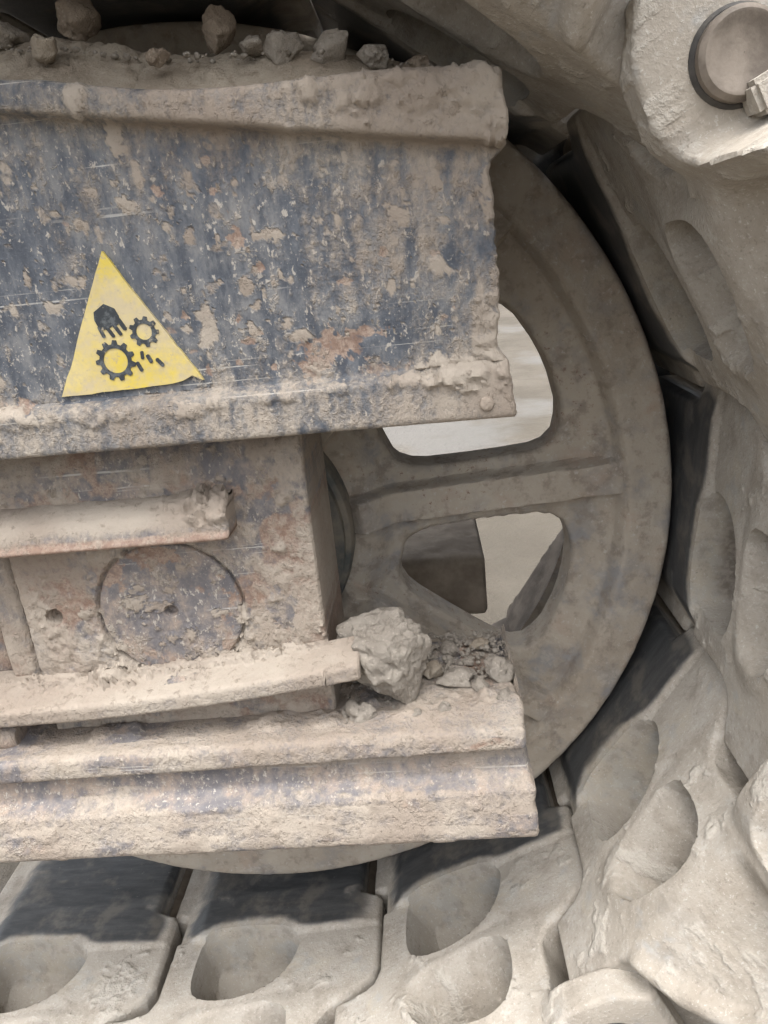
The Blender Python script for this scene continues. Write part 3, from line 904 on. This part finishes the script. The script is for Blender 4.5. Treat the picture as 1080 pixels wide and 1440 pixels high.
def gear(cx, cz, ro, rm, ri, nt, ph, seg=6):
    """ring of teeth as one flat plate with an open middle"""
    out, inn = [], []
    N = nt * seg
    for k in range(N):
        a = ph + 2 * math.pi * k / N
        fr = (k % seg) / seg
        r = ro if fr < .5 else rm
        out.append((cx + r * math.cos(a), cz + r * math.sin(a)))
        inn.append((cx + ri * math.cos(a), cz + ri * math.sin(a)))
    V = [(x, SY - .0012, z) for x, z in out + inn] + [(x, SY + .001, z) for x, z in out + inn]
    F = []
    for k in range(N):
        j = (k + 1) % N
        F.append((k, j, N + j, N + k))
        F.append((k, 2 * N + k, 2 * N + j, j))
        F.append((N + k, N + j, 3 * N + j, 3 * N + k))
    return V, F
for (cx, cz, ro, rm, ri, nt, ph) in ((.0178, .4485, .0305, .0245, .0185, 11, .2), (.0696, .4867, .0225, .0175, .0118, 9, .5)):
    V, F = gear(cx, cz, ro, rm, ri, nt, ph)
    mesh('gear_symbol', V, F, M_BLACK, st, None, False, None, STO)
PALM = [(.0175, .5318), (.0322, .5238), (.0365, .5129), (.0372, .5045), (.0313, .4998), (.0246, .4993), (.0171, .4958), (.0079, .4945), (.0023, .4993), (-.0014, .5101), (.0003, .5214)]
def bar2(a, b, w):
    a, b = np.array(a), np.array(b)
    d = (b - a) / np.linalg.norm(b - a); nn = np.array([-d[1], d[0]]) * w / 2
    return [tuple(a + nn), tuple(b + nn), tuple(b + nn * .5 + d * w * .35), tuple(b - nn * .5 + d * w * .35), tuple(b - nn), tuple(a - nn), tuple(a - nn * .5 - d * w * .3), tuple(a + nn * .5 - d * w * .3)]
hand = flat('hand_symbol', PALM, SY - .0012, SY + .001, M_BLACK, st, STO)
for a, b, w in (((.0034, .4992), (.008, .4849), .0052), ((.0145, .499), (.0225, .4845), .0052), ((.0255, .502), (.0340, .4865), .0054), ((.0350, .5075), (.0420, .4935), .0062),
                ((.0503, .4423), (.0547, .4309), .0056), ((.0679, .4515), (.0717, .4425), .0060), ((.0811, .4449), (.0883, .4356), .0058), ((.0602, .4576), (.0596, .4486), .0050)):
    flat('finger_symbol', bar2(a, b, w), SY - .0014, SY + .001, M_BLACK, st, STO)

# ------------------------------------------------------------------ bearing block of the wheel
BO = (-.018, -.20, -.28)
block = empty('bearing_block', BO, 'rusty mud splashed bearing block with a round cover, between blue beam and lower rail', 'bearing block')
BX0, BX1 = -.295, .262
def block_prof(x):
    return [(-.09, .34), (-.27, .335), (-.318, .300), (-.334, .262), (-.34, .245), (-.34, .0), (-.34, -.26), (-.338, -.278), (-.32, -.284), (-.09, -.284)]
CAPX, CAPZ, CAPR = -.017, -.020, .1335
def block_mask(X, Z):
    base = fbm(X * 7, Z * 7, None, 101, 4)
    fine = fbm(X * 45, Z * 45, None, 102, 4, .6)
    rust = splats(X, Z, [(-.036, .094, .06, .03, .9), (.187, .196, .05, .03, .8), (-.119, .072, .05, .05, .8), (.243, .152, .02, .04, .8), (-.248, .04, .05, .05, .7), (-.053, -.124, .07, .03, .7), (.10, .19, .1, .03, .7), (0, -.26, .3, .03, .9), (-.2, .2, .1, .03, .8)], 103)
    rust = np.maximum(rust * .9, .75 * sstep(.42, .60, fbm(X * 9 + 3, Z * 9, None, 104, 4)))
    blue = splats(X, Z, [(-.029, -.006, .06, .03, 1), (.04, -.01, .06, .035, 1), (.144, .238, .06, .025, 1), (.191, -.03, .03, .04, .9), (.103, -.05, .03, .05, .9), (.07, .035, .03, .04, .9), (.0, -.05, .05, .02, .7)], 105)
    rust = np.clip(rust * (1 - .9 * np.clip(blue, 0, 1)), 0, 1)
    mud = .30 + .6 * sstep(.40, .66, .55 * fbm(X * 10, Z * 10 + 4, None, 106, 4) + .45 * fine + .10 * sstep(-.05, -.25, X) + .10 * sstep(.0, -.15, Z) + .06 * sstep(.12, .2, X) - .12 * np.clip(blue, 0, 1))
    items = [(-.209, -.082, .07, .06, .45), (.013, -.068, .014, .014, .9), (.222, .18, .02, .014, .9), (-.145, -.164, .05, .05, 1.6), (.196, .089, .03, .008, .8), (.233, .072, .014, .012, .9), (.045, -.116, .05, .02, .9), (-.08, .0, .03, .02, .9), (-.04, -.008, .03, .012, .8), (.07, -.03, .016, .01, 1), (.11, -.05, .02, .016, 1)]
    r2_ = np.random.default_rng(8)
    for _ in range(60):
        r = r2_.uniform(.003, .011)
        items.append((r2_.uniform(-.29, .26), r2_.uniform(-.25, .28), r * r2_.uniform(.8, 1.8), r, r2_.uniform(.6, 1)))
    sp = splats(X, Z, items, 107)
    return base, fine, rust, mud, sp
def block_disp(X, Y, Z, Sg):
    base, fine, rust, mud, sp = block_mask(X, Z)
    rc = np.hypot(X - CAPX, Z - CAPZ)
    d = mud * (.001 + .007 * fine) + sp * (.002 + .010 * fine) - .002 * rust * (1 - mud) + .004 * (base - .5)
    d -= .012 * sstep(.006, .003, np.abs(rc - CAPR - .001)) * (1 - .8 * np.clip(sp, 0, 1))
    d -= .02 * sstep(CAPR - .001, CAPR - .008, rc)
    rh = np.hypot(X + .239, Z + .016)
    d = np.where((rh < .017) & (Y < -.3), d - .03 * sstep(.016, .010, rh), d)
    return d, {'mud': np.clip(np.maximum(mud * .8, sp), 0, 1), 'rust': rust}
xs = np.arange(BX0, BX1 + .001, .0031)
sweep('block_body', xs, block_prof, M_BLOCK, block, BO, block_disp, 260, (True, True), .007, it=2)
# right flank of the block, scraped brown steel
# round bearing cover set in the face
nr2, nt2 = 44, 200
rs2 = np.concatenate([np.linspace(.0105, CAPR - .004, nr2 - 3), [CAPR - .002, CAPR - .0005, CAPR]])
rs2 = np.concatenate([[.001, .0095], rs2])
RR2, TT2 = np.meshgrid(rs2, np.linspace(0, 2 * np.pi, nt2, endpoint=False), indexing='ij')
CX = CAPX + RR2 * np.cos(TT2); CZ = CAPZ + RR2 * np.sin(TT2)
base, fine, rust, mud, sp = block_mask(CX, CZ)
mud = mud * .5
CY = -.3405 - (mud * (.001 + .004 * fine) + sp * (.001 + .006 * fine)) + .002 * rust
CY += .004 * sstep(CAPR - .004, CAPR, RR2) + .016 * sstep(.0112, .0098, RR2) + .02 * (RR2 > CAPR - .0002)
ii = np.arange(len(rs2) * nt2).reshape(len(rs2), nt2)
F = np.stack([ii[:-1], np.roll(ii, -1, 1)[:-1], np.roll(ii, -1, 1)[1:], ii[1:]], -1).reshape(-1, 4)
cap = mesh('bearing_cover', np.stack([CX, CY, CZ], -1).reshape(-1, 3), F, M_BLOCK, block, {'mud': np.clip(np.maximum(mud * .7, sp), 0, 1).ravel(), 'rust': rust.ravel()}, True, 50, BO)

# half round rail bar across the block
def hbar_prof(x):
    q = .006 * (x + .27)
    return [(-.30, .196 + q), (-.345, .198 + q), (-.372, .190 + q), (-.392, .176 + q), (-.402, .158 + q), (-.404, .146 + q), (-.412, .142 + q), (-.413, .136 + q), (-.40, .132 + q), (-.345, .130 + q), (-.30, .13 + q)]
def hbar_disp(X, Y, Z, Sg):
    fine = fbm(X * 45, Z * 45, Y * 45, 111, 4, .6); base = fbm(X * 12, Y * 12, Z * 12, 112, 4)
    up_ = sstep(.15, .175, Z)
    mud = np.clip(.35 + .55 * up_ + .8 * (base - .5) - .25 * sstep(.15, .14, Z), 0, 1)
    lump = splats(X, Z, [(.110, .187, .045, .02, 2.4), (.05, .192, .03, .01, 1.2)], 113)
    d = mud * (.001 + .006 * fine) + lump * (.002 + .007 * fine)
    return d, {'mud': np.clip(np.maximum(mud, lump), 0, 1), 'rust': np.clip(.9 * sstep(.165, .14, Z) + .4 * (base - .4), 0, 1)}
xs = np.concatenate([np.linspace(-1.5, -.42, 30), np.arange(-.41, .137, .0036)])
sweep('guide_bar', xs, hbar_prof, M_BLOCK, block, BO, hbar_disp, 90, (True, True), .006, it=1)

# bent retaining strip under the cover
def rs_top(x):
    u = max(x + .343, 0)
    return -.167 + .010 * u + .105 * u * u
def strip_prof(x):
    T = rs_top(x)
    bk = -.30 if x < BX1 else -.36
    return [(bk, T + .020), (-.345, T + .020), (-.40, T + .008), (-.417, T + .004), (-.4215, T + .001), (-.423, T - .004), (-.423, T - .020), (-.4225, T - .024), (-.419, T - .027), (-.38, T - .028), (bk, T - .028)]
def strip_disp(X, Y, Z, Sg):
    fine = fbm(X * 45, Z * 45, Y * 45, 121, 4, .6); base = fbm(X * 9, Y * 9, Z * 9, 122, 4)
    T = -.167 + .010 * (X + .343) + .105 * np.maximum(X + .343, 0) ** 2
    upf = sstep(T - .004, T + .008, Z)
    lump = upf * (splats(X, Y, [(-.145, -.352, .05, .03, 2.0), (-.05, -.35, .10, .02, 1.2), (.10, -.35, .12, .016, 1.2), (-.26, -.35, .06, .02, 1.2)], 123))
    mud = np.clip(.75 + .5 * (base - .5) + .3 * upf, 0, 1)
    d = mud * (.0006 + .0028 * fine) + lump * (.003 + .012 * fine)
    blue = splats(X, Y, [(-.01, -.385, .03, .012, 1)], 124) * upf
    return d, {'mud': np.clip(mud - .8 * blue, 0, 1), 'rust': np.clip(.8 * sstep(T - .02, T - .036, Z), 0, 1)}
xs = np.concatenate([np.linspace(-1.5, -.45, 30), np.arange(-.44, .329, .0036)])
sweep('retaining_strip', xs, strip_prof, M_BLOCK, block, BO, strip_disp, 110, (True, True), .004, it=0)

# guide plates left of the block, part of the frame
def box_grid(name, x0, x1, y0, y1, z0, z1, mat, parent, off, seed, mud=.7, rust=.5, step=.006, amp=.006, bev=.006):
    prof = lambda x: [(y1, z1), (y0 + .012, z1), (y0, z1 - .012), (y0, z0 + .012), (y0 + .012, z0), (y1, z0)]
    def dsp(X, Y, Z, Sg):
        fine = fbm(X * 40, Z * 40, Y * 40, seed, 4, .6); base = fbm(X * 10, Y * 10, Z * 10, seed + 1, 4)
        return amp * (base - .5) + amp * fine, {'mud': np.clip(mud + 1.6 * (base - .5), 0, 1), 'rust': np.clip(rust + 2 * (fbm(X * 14, Z * 14, Y * 14, seed + 2, 3) - .5), 0, 1)}
    return sweep(name, np.arange(x0, x1, step), prof, mat, parent, off, dsp, max(24, int((z1 - z0 + y1 - y0) / step)), (True, True), bev, it=1)
box_grid('guide_post', -.362, -.303, -.322, -.10, -.26, .14, M_BLOCK, frame, FO, 131)
box_grid('guide_plate', -.90, -.372, -.288, -.10, -.26, .32, M_BLOCK, frame, FO, 141, .55, .7)
box_grid('stop_lug', -.60, -.336, -.405, -.10, -.262, -.214, M_BLOCK, frame, FO, 151, .45, .9)

# ------------------------------------------------------------------ dirt: heap on the beam, clods, crumbs
def heap():
    xs = np.arange(-.42, .60, .0036); vs = np.linspace(0, 1, 64)
    X, V_ = np.meshgrid(xs, vs, indexing='ij')
    T = .826 - .100 * X - .012 * np.sin(np.maximum(X, 0) * 9)
    crest = (.074 + .030 * (fbm(X * 5, X * 0, None, 161, 3) - .5)) * (1 - .72 * sstep(.30, .56, X))
    Y = -.452 + .32 * V_
    prof = np.where(V_ < .45, sstep(0, .45, V_) ** .8, 1 - .5 * sstep(.45, 1, V_))
    n1 = fbm(X * 18, Y * 18, None, 162, 4, .6); n2 = fbm(X * 60, Y * 60, None, 163, 3, .6)
    ck = np.abs(fbm(X * 13, Y * 26, None, 164, 3) - .5)
    Z = T - .022 + (crest + .018) * prof + (.022 * (n1 - .5) + .010 * (n2 - .5)) * sstep(0, .12, V_) - .010 * sstep(.022, .006, ck) * sstep(.08, .25, V_) * sstep(.3, .1, X)
    V = np.stack([X, Y + .012 * (n1 - .5), Z], -1).reshape(-1, 3)
    F = grid_faces(len(xs), len(vs))[:, ::-1]
    o = mesh('mud_heap', V, F, M_MUD, None, None, True, 60)
    tag(o, 'cracked dried mud caked along the top of the blue beam', kind='stuff')
heap()

def heap_z(x):
    return .826 - .100 * x - .012 * math.sin(max(x, 0) * 9) + .060 * (1 - .72 * min(max((x - .30) / .26, 0), 1))

rngc = np.random.default_rng(21)
def clod(x, y, z, r, sq, label, mat, seed, sub=5, rough=.34, rz=0.0, group=None, wedge=0.0):
    v, f = rock(rngc, r, sub, rough, sq, seed)
    if wedge:                                   # broad shoulders, narrowing to a point at the foot
        u = np.clip(.55 - v[:, 2] / (2 * r), 0, 1.2)
        v[:, 0] = v[:, 0] * (1.12 - wedge * u) + .30 * r * (u - .5)
    c, s_ = math.cos(rz), math.sin(rz)
    v = np.stack([v[:, 0] * c - v[:, 1] * s_, v[:, 0] * s_ + v[:, 1] * c, v[:, 2]], -1)
    o = mesh('dirt_clod', v, f, mat, None, None, True, 60)
    o.location = (x * S, y * S, z * S)
    return tag(o, label, 'clod', group)
G1 = 'dirt clods on top of the beam'
for (x, y, z, r, sq, lab, sd_, m) in (
        (.012, -.30, .925, .033, (1, .9, 1.05), 'round brown clod on the beam, biggest of the row, at the upper left', 1, M_CLOD_DARK),
        (.222, -.31, .890, .028, (.85, .9, 1.0), 'upright pointed brown clod alone near the middle of the beam top', 2, M_CLOD_DARK),
        (.318, -.36, .846, .027, (1.0, .9, .88), 'pale blocky clod, left one of the two side by side on the beam', 3, M_CLOD),
        (.272, -.35, .856, .022, (1.2, .9, .6), 'flat grey clod between the upright clod and the pale pair', 4, M_CLOD),
        (.384, -.36, .836, .030, (1.1, .9, .8), 'wide grey clod, right one of the pair on the beam', 5, M_CLOD),
        (.446, -.37, .822, .024, (1.1, .9, .8), 'small round clod right of the pale pair, before the heap thins out', 6, M_CLOD),
        (.505, -.37, .806, .016, (1.3, .9, .8), 'little clod nearest the right end of the beam top', 7, M_CLOD_DARK),
        (-.085, -.35, .905, .028, (1.3, .9, .7), 'flattish clod at the far left of the beam top', 8, M_CLOD),
        (-.005, -.40, .868, .024, (1.3, .9, .8), 'crusty tan lump below left of the round brown clod', 9, M_MUD),
        (.150, -.41, .842, .015, (1.2, .9, .8), 'tiny dark lump on the cracked mud of the beam top', 10, M_CLOD_DARK)):
    clod(x, y, z, r, sq, lab, m, 200 + sd_, 4, .34, sd_ * 1.3, G1)
G2 = 'dirt clods on the lower rail'
big = clod(.378, -.335, -.152, .110, (.95, .72, 1.08), 'largest grey clod leaning between bearing block and rail end', M_CLOD, 236, 6, .40, .3, G2, .62)
for k, (x, y, z, r, sq, lab) in enumerate((
        (.318, -.385, -.238, .036, (.9, .7, .85), 'grey clod squeezed under the end of the retaining strip'),
        (.450, -.27, -.224, .024, (1, .9, .9), 'yellowish clod right beside the largest clod'),
        (.575, -.29, -.220, .032, (1.1, .9, .9), 'broad clod at the right corner of the rail top'),
        (.540, -.33, -.226, .018, (1.1, .9, .8), 'small round clod just left of the corner clod'),
        (.500, -.30, -.226, .030, (1.2, .9, .6), 'flat sloping clod in the middle of the rail rubble'),
        (.470, -.385, -.232, .016, (1, .9, .8), 'small pale clod near the front edge of the rail'),
        (.49, -.18, -.232, .018, (1.2, .9, .8), 'small tan clod by the back edge of the rail near the wheel'),
        (.552, -.16, -.236, .016, (1.2, .9, .7), 'ochre lump on the far right back edge of the rail'),
        (.418, -.40, -.234, .015, (1, .9, .8), 'small clod at the foot of the largest clod'),
        (.580, -.375, -.228, .022, (1.1, .9, .7), 'low clod at the front right corner of the rail'))):
    clod(x, y, z, r, sq, lab, M_CLOD if k not in (1, 7) else M_MUD, 240 + k, 4, .36, k * .9, G2)

def crumbs(name, label, n, fx, fy, fz, rmin, rmax, mat, seed):
    r_ = np.random.default_rng(seed)
    VV, FF, c = [], [], 0
    protos = [rock(r_, 1, 2, .4, (1, .9, .75), seed + i) for i in range(8)]
    for k in range(n):
        v, f = protos[k % 8]
        r = rmin + (rmax - rmin) * r_.random() ** 3
        a = r_.random() * 6.28
        w = np.stack([v[:, 0] * math.cos(a) - v[:, 1] * math.sin(a), v[:, 0] * math.sin(a) + v[:, 1] * math.cos(a), v[:, 2]], -1) * r
        x, y = fx(r_), fy(r_)
        w = w + np.array([x, y, fz(x, y) + r * .3])
        VV.append(w); FF.append(f + c); c += len(v)
    o = mesh(name, np.concatenate(VV), np.concatenate(FF), mat, None, None, True, 60)
    return tag(o, label, kind='stuff')
crumbs('dirt_crumbs', 'loose grey crumbs strewn over the top of the lower rail', 1500, lambda q: q.uniform(.28, .605), lambda q: q.uniform(-.43, -.10), lambda x, y: -.246 + .006 * (y > -.3) - .006 * (y < -.40), .0018, .0090, M_CLOD, 301)
crumbs('dirt_crumbs', 'small crumbs lying along the mud on top of the beam', 260, lambda q: q.uniform(-.2, .57), lambda q: q.uniform(-.40, -.27), lambda x, y: heap_z(x) - .012, .002, .007, M_CLOD, 302)
